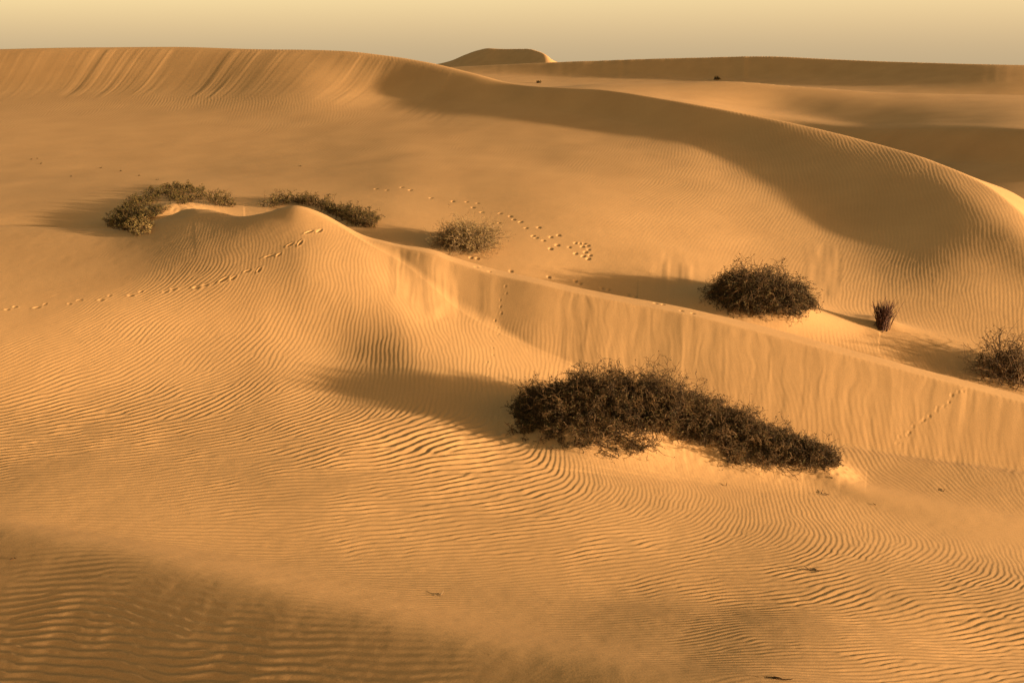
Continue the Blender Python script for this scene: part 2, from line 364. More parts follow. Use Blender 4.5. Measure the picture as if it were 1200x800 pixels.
# ------------------------------------------------------------------ wind ripples (phase-aligned kernels on the ground plane)
CTRL = [  # picture point, crest angle in the picture, spacing (m), height factor
    (60, 300, 30, .12, .25), (150, 300, 35, .12, .3), (60, 345, 25, .12, .35), (100, 390, 28, .135, .75), (20, 420, 25, .135, .7), (200, 420, 32, .15, .8), (230, 350, 35, .15, .9),
    (235, 290, 62, .15, .8), (300, 300, 92, .16, .8), (300, 350, 55, .16, .9), (270, 400, 38, .16, .9), (350, 330, 92, .16, .9), (380, 300, 80, .15, .7), (370, 375, 65, .16, .9), (330, 440, 40, .15, .7),
    (420, 340, 110, .16, 1.), (410, 390, 65, .16, .9), (470, 350, 118, .16, 1.), (480, 400, 92, .165, 1.), (560, 400, 102, .165, 1.), (620, 400, 105, .165, 1.), (640, 430, 100, .16, .9), (540, 445, 95, .16, .9), (450, 460, 80, .15, .6),
    (80, 465, 18, .16, 1.), (60, 480, 12, .23, 1.3), (100, 500, 8, .23, 1.3), (220, 480, 22, .19, 1.), (200, 510, 10, .21, 1.2), (60, 530, 4, .18, .8), (150, 560, 3, .16, .5), (60, 570, 2, .15, .5), (250, 560, 6, .17, .7), (60, 600, 0, .14, .25),
    (330, 490, 20, .17, .9), (380, 520, 12, .2, 1.1), (470, 520, 12, .24, 1.35), (540, 545, 12, .26, 1.4), (600, 565, 12, .27, 1.4), (640, 580, 12, .27, 1.3), (400, 580, 5, .18, .8), (520, 600, 8, .2, .9), (350, 620, 2, .15, .6), (500, 650, 2, .16, .55), (250, 600, 2, .15, .5), (600, 690, 1, .15, .6),
    (620, 620, 7, .22, 1.1), (700, 630, 7, .22, 1.1), (760, 620, 8, .21, 1.1), (700, 690, 3, .18, .9), (800, 680, 5, .2, 1.), (850, 640, 7, .2, 1.1), (900, 670, 6, .22, 1.2), (1020, 670, 8, .2, 1.2), (1120, 680, 8, .2, 1.2),
    (690, 548, 125, .15, .9), (730, 560, 118, .15, 1.), (790, 565, 115, .15, 1.), (840, 575, 125, .15, 1.), (690, 580, 60, .17, 1.), (780, 600, 60, .16, 1.), (880, 595, 118, .15, 1.), (860, 615, 70, .16, 1.),
    (940, 605, 112, .15, 1.), (970, 625, 95, .16, 1.1), (1020, 630, 100, .16, 1.1), (950, 648, 35, .16, 1.), (1060, 650, 55, .16, 1.), (1030, 600, 140, .15, .8), (1100, 630, 115, .15, .9), (1110, 665, 45, .16, 1.), (1180, 660, 95, .15, .9),
    (960, 690, 6, .24, 1.3), (1060, 690, 6, .25, 1.3), (1150, 695, 7, .24, 1.3), (900, 740, 3, .2, 1.), (1000, 750, 3, .2, 1.1), (1100, 750, 4, .22, 1.2), (1180, 755, 5, .22, 1.2), (800, 740, 4, .18, .9), (1000, 790, 4, .19, 1.), (1150, 790, 8, .19, 1.), (720, 745, 2, .16, .6),
    (1010, 530, 125, .16, 1.), (1060, 555, 130, .16, 1.), (1000, 490, 97, .15, .9), (1080, 500, 92, .15, .9), (1150, 520, 92, .16, .9), (1100, 575, 140, .16, .9), (1180, 570, 130, .16, 1.), (1180, 600, 130, .15, .8), (940, 470, 95, .15, .6), (850, 440, 95, .15, .4), (700, 420, 100, .15, .7),
    (100, 690, -3, .14, 1.1), (100, 760, -3, .16, 1.2), (300, 730, -4, .14, 1.1), (300, 790, -3, .16, 1.2), (500, 780, -4, .14, 1.), (650, 795, -4, .14, .9), (10, 650, -3, .13, .3), (200, 690, -4, .13, .35),
    (600, 340, 60, .12, .25), (530, 330, 110, .14, .3)]
CTRLM = [
    (60, 112, 55, .34, 1.), (150, 112, 50, .34, 1.), (250, 106, 85, .34, .9), (330, 110, 100, .32, .8), (60, 130, 30, .36, .9), (110, 135, 30, .36, .8), (200, 140, 40, .32, .35), (300, 140, 60, .3, .35),
    (100, 165, 8, .4, .25), (170, 172, 5, .45, .7), (250, 172, 5, .5, 1.1), (320, 175, 12, .45, 1.), (380, 165, 25, .36, .7), (250, 160, 35, .32, .5), (450, 165, 30, .32, .7), (100, 200, 5, .3, .05), (300, 200, 10, .3, .08), (450, 220, 20, .25, .08), (500, 250, 20, .22, .05),
    (500, 180, 35, .3, .5), (600, 190, 38, .26, .5), (600, 140, 40, .3, .3), (700, 200, 40, .26, .7), (760, 250, 36, .24, .8), (700, 250, 36, .22, .6), (640, 240, 30, .2, .3), (800, 180, 70, .26, .7), (850, 240, 45, .24, .8), (900, 170, 115, .27, .9), (960, 180, 118, .27, 1.), (900, 210, 95, .25, .8),
    (1010, 190, 115, .26, 1.), (1060, 210, 112, .25, 1.), (1120, 240, 112, .24, .9), (1170, 270, 112, .22, .8), (1000, 250, 80, .22, .6), (930, 280, 55, .21, .7), (1000, 310, 66, .2, 1.), (1080, 320, 75, .2, .9), (1150, 330, 85, .19, .7), (870, 300, 60, .2, .5), (1040, 350, 85, .2, 1.), (1120, 365, 95, .2, 1.), (1190, 380, 80, .2, .9),
    (930, 390, 105, .19, 1.1), (980, 400, 115, .19, 1.1), (1040, 415, 115, .2, 1.1), (1090, 425, 130, .19, 1.1), (1090, 390, 120, .18, .9), (700, 310, 60, .2, .1), (620, 280, 30, .2, .1), (800, 330, 80, .2, .1)]

RIPH = np.zeros((NR, NC))
REF = np.array([-0.6, 0.8])

def ripple_field(ctrl, cell, r0, r1, seed, wid, mask, chaos):
    rg = np.random.default_rng(seed)
    C = np.array(ctrl, float)
    if seed == 101:
        low_ = (C[:, 1] > 610) | ((C[:, 0] > 650) & (C[:, 1] > 590))
        C[:, 3] = np.where(C[:, 3] > .165, .165 + (C[:, 3] - .165) * np.where(low_, 0.45, 1.15), C[:, 3]) * 0.92
        C[(C[:, 2] > 50) & (C[:, 0] < 900) & (C[:, 1] < 620), 3] *= 0.78
        low = (C[:, 1] > 640) & (C[:, 0] > 500); C[low, 3] *= 0.9
        fan = (C[:, 1] > 540) & (C[:, 0] > 560); C[fan, 4] *= 0.68; C[fan, 3] *= 0.9; C[fan & (C[:, 2] > 30), 3] *= 0.86
        C[:, 4] *= 1 + 1.4 * np.clip(1 - np.abs(C[:, 2] - 5) / 45, 0, 1)
    else:
        C[:, 3] *= 0.66; C[:, 4] *= np.where(C[:, 0] > 450, 0.72, 1.0)
    a = np.radians(C[:, 2])
    h0 = hit(C[:, 0], C[:, 1]); h1 = hit(C[:, 0] + 2.5 * np.cos(a), C[:, 1] - 2.5 * np.sin(a)); h2 = hit(C[:, 0] - 2.5 * np.cos(a), C[:, 1] + 2.5 * np.sin(a))
    d = (h1 - h2)[:, :2]
    ang = np.arctan2(d[:, 1], d[:, 0])
    # jittered seed points
    half = math.tan(R_(32)) * r1
    nx = int(2 * half / cell); ny = int((r1 - r0 * 0.8) / cell)
    KX = (np.arange(nx)[None, :] + rg.uniform(-.38, .38, (ny, nx))) * cell - half
    KY = (np.arange(ny)[:, None] + rg.uniform(-.38, .38, (ny, nx))) * cell + r0 * 0.8
    r = np.hypot(KX, KY); th = np.degrees(np.arctan2(KX, KY))
    fj = np.clip((th + TH_D) / dth, 0, len(th_in) - 1).astype(int) + N_OUT
    fi = np.clip(np.searchsorted(RR, r), 0, NR - 1)
    live = (r > r0) & (r < r1) & (np.abs(th) < 32)
    live &= (RIP[fi, fj] * mask[fi, fj]) > 0.02
    sx = np.zeros_like(KX); sy = np.zeros_like(KX); sl_ = np.zeros_like(KX); sa = np.zeros_like(KX); sw = np.zeros_like(KX)
    # weights in picture space shape the blend so that far control points do not reach near ground
    for k in range(len(C)):
        dx = (KX - h0[k, 0]) / wid; dy = (KY - h0[k, 1]) / (wid * 1.25)
        wk = np.exp(-0.5 * (dx * dx + dy * dy)) + 1e-4 / (1 + (dx * dx + dy * dy)) ** 2
        sx += wk * math.cos(2 * ang[k]); sy += wk * math.sin(2 * ang[k]); sl_ += wk * C[k, 3]; sa += wk * C[k, 4]; sw += wk
    cr = 0.5 * np.arctan2(sy, sx)
    lam = sl_ / sw; amp = sa / sw
    cr = cr + chaos * (0.22 * vnoise(KX / 1.1, KY / 1.3, seed + 1) + 0.16 * vnoise(KX / 0.5, KY / 0.5, seed + 2)) * 0.8
    lam = lam * (1 + 0.13 * vnoise(KX / 0.8, KY / 0.8, seed + 3))
    kx, ky = -np.sin(cr), np.cos(cr)
    sg = np.sign(kx * REF[0] + ky * REF[1]); kx *= sg; ky *= sg
    kk = 2 * np.pi / lam; kx *= kk; ky *= kk
    ph = rg.uniform(0, 2 * np.pi, KX.shape)
    idx = np.indices(KX.shape)
    par = (idx[0] % 2) * 2 + idx[1] % 2
    offs = [(p, q) for p in (-2, -1, 0, 1, 2) for q in (-2, -1, 0, 1, 2) if (p, q) != (0, 0)]
    for it in range(8):
        for par_k in range(4):
            acc = np.zeros(KX.shape, complex)
            for p, q in offs:
                X2 = np.roll(KX, (p, q), (0, 1)); Y2 = np.roll(KY, (p, q), (0, 1))
                kx2 = np.roll(kx, (p, q), (0, 1)); ky2 = np.roll(ky, (p, q), (0, 1)); ph2 = np.roll(ph, (p, q), (0, 1))
                ddx, ddy = KX - X2, KY - Y2
                wgt = np.exp(-0.5 * (ddx ** 2 + ddy ** 2) / (1.3 * cell) ** 2)
                acc += wgt * np.exp(1j * (ph2 + 0.5 * ((kx + kx2) * ddx + (ky + ky2) * ddy)))
            ph = np.where(par == par_k, np.angle(acc), ph)
    flat = np.zeros_like(KX)
    if seed == 101:
        for k in range(len(C)):
            dx = (KX - h0[k, 0]) / wid; dy = (KY - h0[k, 1]) / (wid * 1.25)
            flat += (np.exp(-0.5 * (dx * dx + dy * dy)) + 1e-4 / (1 + (dx * dx + dy * dy)) ** 2) * np.clip(1 - abs(C[k, 2] - 6) / 22, 0, 1) * (C[k, 2] > -1) * min(1, C[k, 4] * 0.6)
        flat /= sw
        ph = ph + (0.35 + 1.3 * flat) * rg.uniform(-1, 1, KX.shape)
        amp = amp * (1 + flat * 0.9 * vnoise(KX / 0.55, KY / 0.3, seed + 7))
    re = np.zeros((NR, NC), np.complex64); am = np.zeros((NR, NC), np.float32); ws = np.zeros((NR, NC), np.float32); la = np.zeros((NR, NC), np.float32)
    ii, jj = np.nonzero(live)
    for i, j in zip(ii, jj):
        x, y = KX[i, j], KY[i, j]
        s = max(cell, 0.8 * lam[i, j]) * (1 - 0.28 * flat[i, j])
        si, sj = window(x, y, 2.5 * s)
        X = (GX[si, sj] - x).astype(np.float32); Y = (GY[si, sj] - y).astype(np.float32)
        g = np.exp(-0.5 / s ** 2 * (X * X + Y * Y))
        re[si, sj] += g * np.exp(1j * (ph[i, j] + kx[i, j] * X + ky[i, j] * Y)).astype(np.complex64)
        am[si, sj] += g * np.float32(amp[i, j]); la[si, sj] += g * np.float32(lam[i, j]); ws[si, sj] += g
    w_ = np.maximum(ws, 1e-3)
    phi = np.angle(re)
    wn = 0.75 if seed == 101 else 0.35
    phi = phi + wn * vnoise(GX / 0.30, GY / 0.30, seed + 21) + wn * 0.5 * vnoise(GX / 0.14, GY / 0.14, seed + 22)
    coh = np.clip(np.abs(re) / w_ * 1.6, 0, 1)
    prof = np.sin(phi) - 0.22 * np.sin(2 * phi)
    return prof * coh * (la / w_) * (am / w_) * sstep(0.02, 0.4, ws) * mask

RIP_A = 0.027
swellm = fore_m * (1 + 1.3 * sstep(-0.6, -1.4, da) * sstep(-6, -4, da)) * (1 - 0.55 * sstep(-0.9, 0.1, da) * sstep(1.6, 0.2, da))
RIPH += ripple_field(CTRL, 0.165, 12.5, 44, 101, 0.75, swellm, 1.25)
RIPH += ripple_field(CTRLM, 0.25, 31, 92, 202, 2.2, back_m, 0.5)
patch = 0.85 + 0.3 * fbm(GX / 1.7, GY / 1.7, 77)
Z += RIP_A * RIPH * RIP * patch
Z += ROUGH * (0.05 * fbm(GX / 0.35, GY / 0.35, 81) + 0.03 * vnoise(GX / 0.12, GY / 0.12, 82)) * sstep(12, 14, r2)
# faint grain of unrippled sand
Z += 0.0025 * fbm(GX / 0.25, GY / 0.25, 91, 2) * sstep(12, 14, r2) * (1 - sstep(40, 60, r2))

# ------------------------------------------------------------------ footprints
frng = np.random.default_rng(77)
def foot(u, v, du, dv, L=0.30, W=0.13, depth=0.05, rim=0.5):
    u += frng.normal(0, .7); v += frng.normal(0, .5); L *= frng.uniform(.75, 1.15); W *= frng.uniform(.8, 1.2); depth *= frng.uniform(.6, 1.15); dv += frng.normal(0, 1.2)
    p = PX(u, v); q = PX(u + du, v + dv)
    d = (q - p)[:2]; d = d / (np.linalg.norm(d) + 1e-9)
    si, sj = window(p[0], p[1], 1.6 * L)
    X = GX[si, sj] - p[0]; Y = GY[si, sj] - p[1]
    a = (X * d[0] + Y * d[1]) / L; b = (-X * d[1] + Y * d[0]) / W
    q2 = a * a + b * b
    Z[si, sj] += -depth * np.exp(-(q2 * 1.6) ** 2) + rim * depth * np.exp(-((np.sqrt(q2) - 1.25) / 0.35) ** 2)
    RIPcut = 0
for k, (u, v) in enumerate([(12, 361), (47, 358), (86, 354), (123, 349), (158, 344), (198, 340), (234, 335)]):
    foot(u - 4, v + 2, 6, 0, .10, .055, .03, .25); foot(u + 6, v - 2, 6, -1, .09, .05, .028, .25)
for k, (u, v) in enumerate([(268, 326), (297, 315), (322, 299), (346, 285), (368, 270)]):
    foot(u - 6, v + 2, 6, -2, .16, .06, .05, .2); foot(u + 6, v, 5, -5, .14, .06, .06, .2)
for (u, v) in [(548, 297), (552, 302), (559, 303), (557, 313), (565, 312), (575, 319), (644, 325), (674, 329), (680, 332), (705, 338), (712, 340), (736, 346), (744, 349), (769, 355), (777, 357), (798, 364), (812, 367), (600, 318)]:
    foot(u, v, 5, 2, .09, .07, .06, .03)
for (u, v) in [(441, 221), (452, 222), (470, 220), (480, 224), (505, 232), (530, 236), (546, 237), (556, 243), (561, 238), (565, 249), (587, 249), (598, 254), (602, 258), (585, 261), (610, 261), (617, 268), (631, 267), (624, 276), (627, 278), (636, 283), (646, 278), (655, 276), (645, 291), (652, 287), (667, 289), (674, 284),
               (679, 286), (684, 285), (688, 288), (682, 290), (690, 292), (686, 296), (692, 299), (684, 299), (690, 303), (675, 297)]:
    foot(u, v, 6, 3, .10, .085, .065, .0)
for k in range(15):
    t = k / 14.0
    foot(1128 - 78 * t + 2 * math.sin(k * 2.3), 456 + 62 * t + 2 * math.cos(k * 1.7), -5, 4, .06, .045, .011, .25)
for k in range(14):
    t = k / 13.0
    foot(592 - 22 * t + 3 * math.sin(k * 2.1), 335 + 105 * t, -1, 5, .05, .04, .012, .3)

print('terrain', NR, NC, round(time.time() - T_START, 1))

# ------------------------------------------------------------------ scene basics
scn = bpy.context.scene
COL = scn.collection

def new_mesh_object(name, verts, faces, mat, parent=None, smooth=False):
    """verts (n,3) array, faces (m,k) array"""
    verts = np.asarray(verts, np.float32); faces = np.asarray(faces, np.int32)
    me = bpy.data.meshes.new(name)
    k = faces.shape[1]
    me.vertices.add(len(verts)); me.vertices.foreach_set('co', verts.ravel())
    me.loops.add(faces.size); me.loops.foreach_set('vertex_index', faces.ravel())
    me.polygons.add(len(faces)); me.polygons.foreach_set('loop_start', np.arange(0, faces.size, k, dtype=np.int32))
    if smooth: me.polygons.foreach_set('use_smooth', np.ones(len(faces), bool))
    me.update(calc_edges=True)
    me.materials.append(mat)
    o = bpy.data.objects.new(name, me); COL.objects.link(o)
    if parent: o.parent = parent
    return o

def tag(o, label=None, cat=None, group=None, kind=None):
    if label: o['label'] = label
    if cat: o['category'] = cat
    if group: o['group'] = group
    if kind: o['kind'] = kind
    return o

def empty(name, loc):
    e = bpy.data.objects.new(name, None); e.location = loc; e.empty_display_size = 0.2
    COL.objects.link(e); return e

class NT:
    def __init__(s, mat):
        s.t = mat.node_tree; s.n = s.t.nodes; s.l = s.t.links
    def add(s, typ, **kw):
        n = s.n.new(typ)
        for k, v in kw.items(): setattr(n, k, v)
        return n
    def link(s, a, b): s.l.new(a, b)

def sand_material():
    m = bpy.data.materials.new('sand'); m.use_nodes = True
    g = NT(m); bs = g.n['Principled BSDF']
    bs.inputs['Roughness'].default_value = 0.95
    bs.inputs['Specular IOR Level'].default_value = 0.15
    tc = g.add('ShaderNodeTexCoord')
    n1 = g.add('ShaderNodeTexNoise'); n1.inputs['Scale'].default_value = 0.35; n1.inputs['Detail'].default_value = 6
    n2 = g.add('ShaderNodeTexNoise'); n2.inputs['Scale'].default_value = 55; n2.inputs['Detail'].default_value = 3
    g.link(tc.outputs['Object'], n1.inputs['Vector']); g.link(tc.outputs['Object'], n2.inputs['Vector'])
    r1 = g.add('ShaderNodeValToRGB')
    r1.color_ramp.elements[0].position = 0.3; r1.color_ramp.elements[0].color = (0.46, 0.257, 0.102, 1)
    r1.color_ramp.elements[1].position = 0.7; r1.color_ramp.elements[1].color = (0.52, 0.293, 0.118, 1)
    g.link(n1.outputs['Fac'], r1.inputs['Fac'])
    r2_ = g.add('ShaderNodeValToRGB')
    r2_.color_ramp.elements[0].position = 0.25; r2_.color_ramp.elements[0].color = (0.66, 0.65, 0.64, 1)
    r2_.color_ramp.elements[1].position = 0.6; r2_.color_ramp.elements[1].color = (1, 1, 1, 1)
    g.link(n2.outputs['Fac'], r2_.inputs['Fac'])
    mx = g.add('ShaderNodeMix', data_type='RGBA', blend_type='MULTIPLY'); mx.inputs[0].default_value = 0.7
    g.link(r1.outputs['Color'], mx.inputs[6]); g.link(r2_.outputs['Color'], mx.inputs[7])
    g.link(mx.outputs[2], bs.inputs['Base Color'])
    n3 = g.add('ShaderNodeTexNoise'); n3.inputs['Scale'].default_value = 30; n3.inputs['Detail'].default_value = 4
    g.link(tc.outputs['Object'], n3.inputs['Vector'])
    bp = g.add('ShaderNodeBump'); bp.inputs['Strength'].default_value = 0.25; bp.inputs['Distance'].default_value = 0.006
    g.link(n3.outputs['Fac'], bp.inputs['Height']); g.link(bp.outputs['Normal'], bs.inputs['Normal'])
    return m

def plant_material(name, c0, c1, scale=6.0, rough=0.8, trans=0.0):
    m = bpy.data.materials.new(name); m.use_nodes = True
    g = NT(m); bs = g.n['Principled BSDF']
    bs.inputs['Roughness'].default_value = rough
    bs.inputs['Specular IOR Level'].default_value = 0.2
    tc = g.add('ShaderNodeTexCoord'); n = g.add('ShaderNodeTexNoise'); n.inputs['Scale'].default_value = scale; n.inputs['Detail'].default_value = 3
    g.link(tc.outputs['Object'], n.inputs['Vector'])
    r = g.add('ShaderNodeValToRGB')
    r.color_ramp.elements[0].position = 0.35; r.color_ramp.elements[0].color = (*c0, 1)
    r.color_ramp.elements[1].position = 0.65; r.color_ramp.elements[1].color = (*c1, 1)
    g.link(n.outputs['Fac'], r.inputs['Fac']); g.link(r.outputs['Color'], bs.inputs['Base Color'])
    return m

SAND = sand_material()
# ---- ground sheet
V = np.stack([GX, GY, Z], -1).reshape(-1, 3)
i, j = np.meshgrid(np.arange(NR - 1), np.arange(NC - 1), indexing='ij')
a = (i * NC + j).ravel()
Q = np.stack([a, a + 1, a + NC + 1, a + NC], -1)
ib = np.arange(NR - 1) * NC
Q2 = np.stack([ib + NC - 1, ib, ib + NC, ib + 2 * NC - 1], -1)       # close the ring behind the viewpoint
V = np.concatenate([V, [[0, 0, float(Z[0].mean())]]])
ground = new_mesh_object('sand_dunes', V, np.concatenate([Q, Q2]), SAND, smooth=True)
tag(ground, 'wind rippled orange sand dunes reaching to the horizon', 'dunes', kind='structure')

# ------------------------------------------------------------------ shrubs
def tubes(paths, rads, nside=3):
    """paths (n,k,3), rads (n,k) -> one tube mesh"""
    paths = np.asarray(paths); n, k, _ = paths.shape
    d = np.gradient(paths, axis=1); d /= np.linalg.norm(d, axis=2, keepdims=True) + 1e-9
    ref = np.where(np.abs(d[..., 2:3]) > 0.9, np.array([1., 0, 0]), np.array([0, 0, 1.]))
    s = np.cross(d, ref); s /= np.linalg.norm(s, axis=2, keepdims=True) + 1e-9
    t = np.cross(d, s)
    ang = np.arange(nside) * 2 * np.pi / nside
    V = paths[:, :, None, :] + rads[:, :, None, None] * (np.cos(ang)[None, None, :, None] * s[:, :, None, :] + np.sin(ang)[None, None, :, None] * t[:, :, None, :])
    base = (np.arange(n) * k * nside)[:, None, None] + (np.arange(k - 1) * nside)[None, :, None]
    q0 = np.arange(nside)[None, None, :]; q1 = (q0 + 1) % nside
    Fq = np.stack([base + q0, base + q1, base + nside + q1, base + nside + q0], -1).reshape(-1, 4)
    return V.reshape(-1, 3), Fq

def grow(rg, start, dirn, length, k=6, curl=0.5, droop=0.0):
    """wandering paths: start (n,3), dirn (n,3), length (n)"""
    n = len(start); P = np.zeros((n, k, 3)); P[:, 0] = start; d = dirn / np.linalg.norm(dirn, axis=1, keepdims=True)
    st = (length / (k - 1))[:, None]
    for s in range(1, k):
        d = d + curl * rg.normal(0, 1, (n, 3)) / math.sqrt(k); d[:, 2] -= droop / k
        d /= np.linalg.norm(d, axis=1, keepdims=True)
        P[:, s] = P[:, s - 1] + d * st
    return P

def branch(rg, P, n_child, lf, k=5, curl=0.6, spread=0.9, droop=0.0, up=0.0, tmin=0.25):
    """side twigs from parent paths"""
    n, kp, _ = P.shape
    par = np.repeat(np.arange(n), n_child); t = rg.uniform(tmin, 1, len(par)) * (kp - 1)
    i0 = np.clip(t.astype(int), 0, kp - 2); f = (t - i0)[:, None]
    st = P[par, i0] * (1 - f) + P[par, i0 + 1] * f
    d = P[par, i0 + 1] - P[par, i0]; d /= np.linalg.norm(d, axis=1, keepdims=True) + 1e-9
    d = d + spread * rg.normal(0, 1, d.shape); d[:, 2] += up
    Lp = np.linalg.norm(np.diff(P, axis=1), axis=2).sum(1)[par]
    return grow(rg, st, d, Lp * lf * rg.uniform(0.5, 1.2, len(par)), k, curl, droop)

def leaves(rg, P, per, size, tmin=0.3, spread=0.012):
    n, kp, _ = P.shape
    par = np.repeat(np.arange(n), per); t = rg.uniform(tmin, 1, len(par)) * (kp - 1)
    i0 = np.clip(t.astype(int), 0, kp - 2); f = (t - i0)[:, None]
    c = P[par, i0] * (1 - f) + P[par, i0 + 1] * f + rg.normal(0, spread, (len(par), 3))
    a = rg.normal(0, 1, c.shape); a[:, 2] += 0.4; a /= np.linalg.norm(a, axis=1, keepdims=True)
    b = np.cross(a, rg.normal(0, 1, c.shape)); b /= np.linalg.norm(b, axis=1, keepdims=True) + 1e-9
    s = size * rg.uniform(0.6, 1.3, len(par))[:, None]
    V = np.stack([c, c + a * s * 0.5 + b * s * 0.22, c + a * s, c + a * s * 0.5 - b * s * 0.22], 1).reshape(-1, 3)
    return V, np.arange(len(V)).reshape(-1, 4)

def radii(P, r0, r1):
    n, k, _ = P.shape
    return np.broadcast_to(np.linspace(r0, r1, k), (n, k))

def merge(parts):
    Vs, Fs, o = [], [], 0
    for v, f in parts:
        Vs.append(v); Fs.append(f + o); o += len(v)
    return np.concatenate(Vs), np.concatenate(Fs)

def shrub(name, label, cat, base, roots, dirs, lens, mats, seed, twig=0.010, kids=5, sub=3, leaf=0.04, per=3, curl=0.6, droop=0.2, spread=0.9, leaf_on=2, inner=None):
    """roots/dirs in world space; parts: branches, foliage"""
    rg = np.random.default_rng(seed)
    base = np.array(base, float)
    e = empty(name, base); tag(e, label, cat)
    P0 = grow(rg, np.asarray(roots) - base, np.asarray(dirs), np.asarray(lens), 6, curl, droop)
    P1 = branch(rg, P0, kids, 0.55, 5, curl * 1.2, spread, droop, 0.1)
    tw = [tubes(P0, radii(P0, twig * 1.5, twig * 0.6)), tubes(P1, radii(P1, twig * 0.75, twig * 0.35))]
    src = P1
    if sub:
        P2 = branch(rg, P1, sub, 0.6, 4, curl * 1.3, spread, droop * 0.5, 0.15)
        tw.append(tubes(P2, radii(P2, twig * 0.5, twig * 0.25)))
        src = P2
    v, f = merge(tw)
    new_mesh_object('branches', v, f, mats[0], e)
    if per:
        parts = [leaves(rg, src, per, leaf)]
        if leaf_on == 2 and sub: parts.append(leaves(rg, P1, per, leaf))
        v, f = merge(parts)
        new_mesh_object('foliage', v, f, mats[1], e)
    return e

BARK_D = plant_material('dark_twig_bark', (0.034, 0.018, 0.007), (0.14, 0.074, 0.026), 4)
BARK_L = plant_material('dry_twig_bark', (0.16, 0.10, 0.045), (0.26, 0.17, 0.08), 5)
BARK_L2 = plant_material('dead_twig_bark', (0.10, 0.055, 0.022), (0.19, 0.11, 0.045), 4)
BARK_R = plant_material('red_brown_stalk', (0.045, 0.018, 0.010), (0.085, 0.036, 0.018), 8)
LEAF_D = plant_material('dark_olive_leaf', (0.028, 0.022, 0.007), (0.092, 0.064, 0.017), 3)
LEAF_B = plant_material('brown_leaf', (0.07, 0.036, 0.011), (0.16, 0.080, 0.024), 2)
LEAF_G = plant_material('olive_leaf', (0.036, 0.029, 0.007), (0.115, 0.082, 0.018), 4)
LEAF_Y = plant_material('straw_leaf', (0.15, 0.105, 0.03), (0.30, 0.20, 0.07), 4)

def normal_at(x, y, e=0.25):
    nx = (ground_z(x - e, y) - ground_z(x + e, y)) / (2 * e); ny = (ground_z(x, y - e) - ground_z(x, y + e)) / (2 * e)
    n = np.stack([nx, ny, np.ones_like(nx)], -1); return n / np.linalg.norm(n, axis=1, keepdims=True)

def roots_from_pixels(rg, poly, n, keep=None):
    """random ground points inside a picture polygon"""
    poly = np.array(poly, float); out = []
    lo, hi = poly.min(0), poly.max(0)
    while len(out) < n:
        p = rg.uniform(lo, hi)
        ins = False; k = len(poly) - 1
        for m in range(len(poly)):
            if (poly[m, 1] > p[1]) != (poly[k, 1] > p[1]) and p[0] < (poly[k, 0] - poly[m, 0]) * (p[1] - poly[m, 1]) / (poly[k, 1] - poly[m, 1]) + poly[m, 0]: ins = not ins
            k = m
        if ins and (keep is None or keep(p)): out.append(p)
    out = np.array(out)
    return hit(out[:, 0], out[:, 1]), out

def dirs_for(rg, pts, up=0.6, rand=0.5):
    n = normal_at(pts[:, 0], pts[:, 1])
    d = n + rand * rg.normal(0, 1, n.shape); d[:, 2] += up
    return d

rg = np.random.default_rng(5)
# 1. big thicket on its heap: two overlapping masses of one plant
ap = np.array(axis_pts); ap[:, 1] += 0.55
tt = rg.uniform(0, 1, 3000) ** 0.95
ax_u = np.interp(tt, np.linspace(0, 1, len(ap)), ap[:, 0]); ax_y = np.interp(tt, np.linspace(0, 1, len(ap)), ap[:, 1])
hw = np.interp(tt, [0, .15, .4, .7, 1], [.45, .75, .8, .6, .3])
off = rg.normal(0, 0.6, len(tt)); off = np.clip(off, -1.3, 1.3)
rx = ax_u + rg.normal(0, 0.15, len(tt)); ry = ax_y + (off * 1.1 - 0.25) * hw
rz = ground_z(rx, ry)
uu, vv = project(rx, ry, rz)
bare = (uu > 758) & (uu < 846) & (vv > 510 + 0.16 * (uu - 752)) | ((uu > 852) & (vv > 543))
clump = vnoise(rx / 0.55, ry / 0.45, 301) + 0.5 * vnoise(rx / 0.25, ry / 0.25, 302)
ok = ~bare & (clump > -0.85)
clump = clump[ok]
roots = np.stack([rx, ry, rz - 0.03], -1)[ok]; tt = tt[ok]
d = dirs_for(rg, roots, 0.35, 0.55)
L = np.interp(tt, [0, .12, .3, .5, .75, 1], [.26, .50, .72, .64, .60, .40]) * rg.uniform(0.5, 1.15, len(tt)) * np.clip(0.85 + 0.42 * clump, 0.4, 1.3)
ctr = (ap[4][0], ap[4][1], float(ground_z(ap[4][0], ap[4][1])))
shrub('shrub_thicket', 'largest dark tangled thicket sprawling over a sand heap in the foreground', 'shrub', ctr, roots, d, L, (BARK_D, LEAF_D), 21, twig=0.009, kids=6, sub=3, leaf=0.045, per=1, droop=0.5, curl=0.7)

thick = bpy.data.objects['shrub_thicket']
rgd = np.random.default_rng(210)
pick = rgd.choice(len(roots), 260, replace=False)
Pd = grow(rgd, roots[pick] - np.array(ctr), d[pick] + 0.5 * rgd.normal(0, 1, (260, 3)), L[pick] * 1.05, 6, 0.8, 0.5)
Pe = branch(rgd, Pd, 5, 0.5, 5, 0.9, 1.0, 0.4, 0.1)
v, f = merge([tubes(Pd, radii(Pd, 0.013, 0.006)), tubes(Pe, radii(Pe, 0.008, 0.004))])
dt = new_mesh_object('dry_branches', v, f, BARK_L2, thick); dt['label'] = 'paler dead brown branches showing through the dark leaves'
pick = rgd.choice(np.nonzero((tt > 0.25))[0], 420, replace=True)
Pd = grow(rgd, roots[pick] - np.array(ctr), d[pick] + 0.4 * rgd.normal(0, 1, (420, 3)), L[pick] * 0.95, 6, 0.7, 0.3)
Pe = branch(rgd, Pd, 4, 0.5, 4, 0.9, 1.0, 0.3, 0.1)
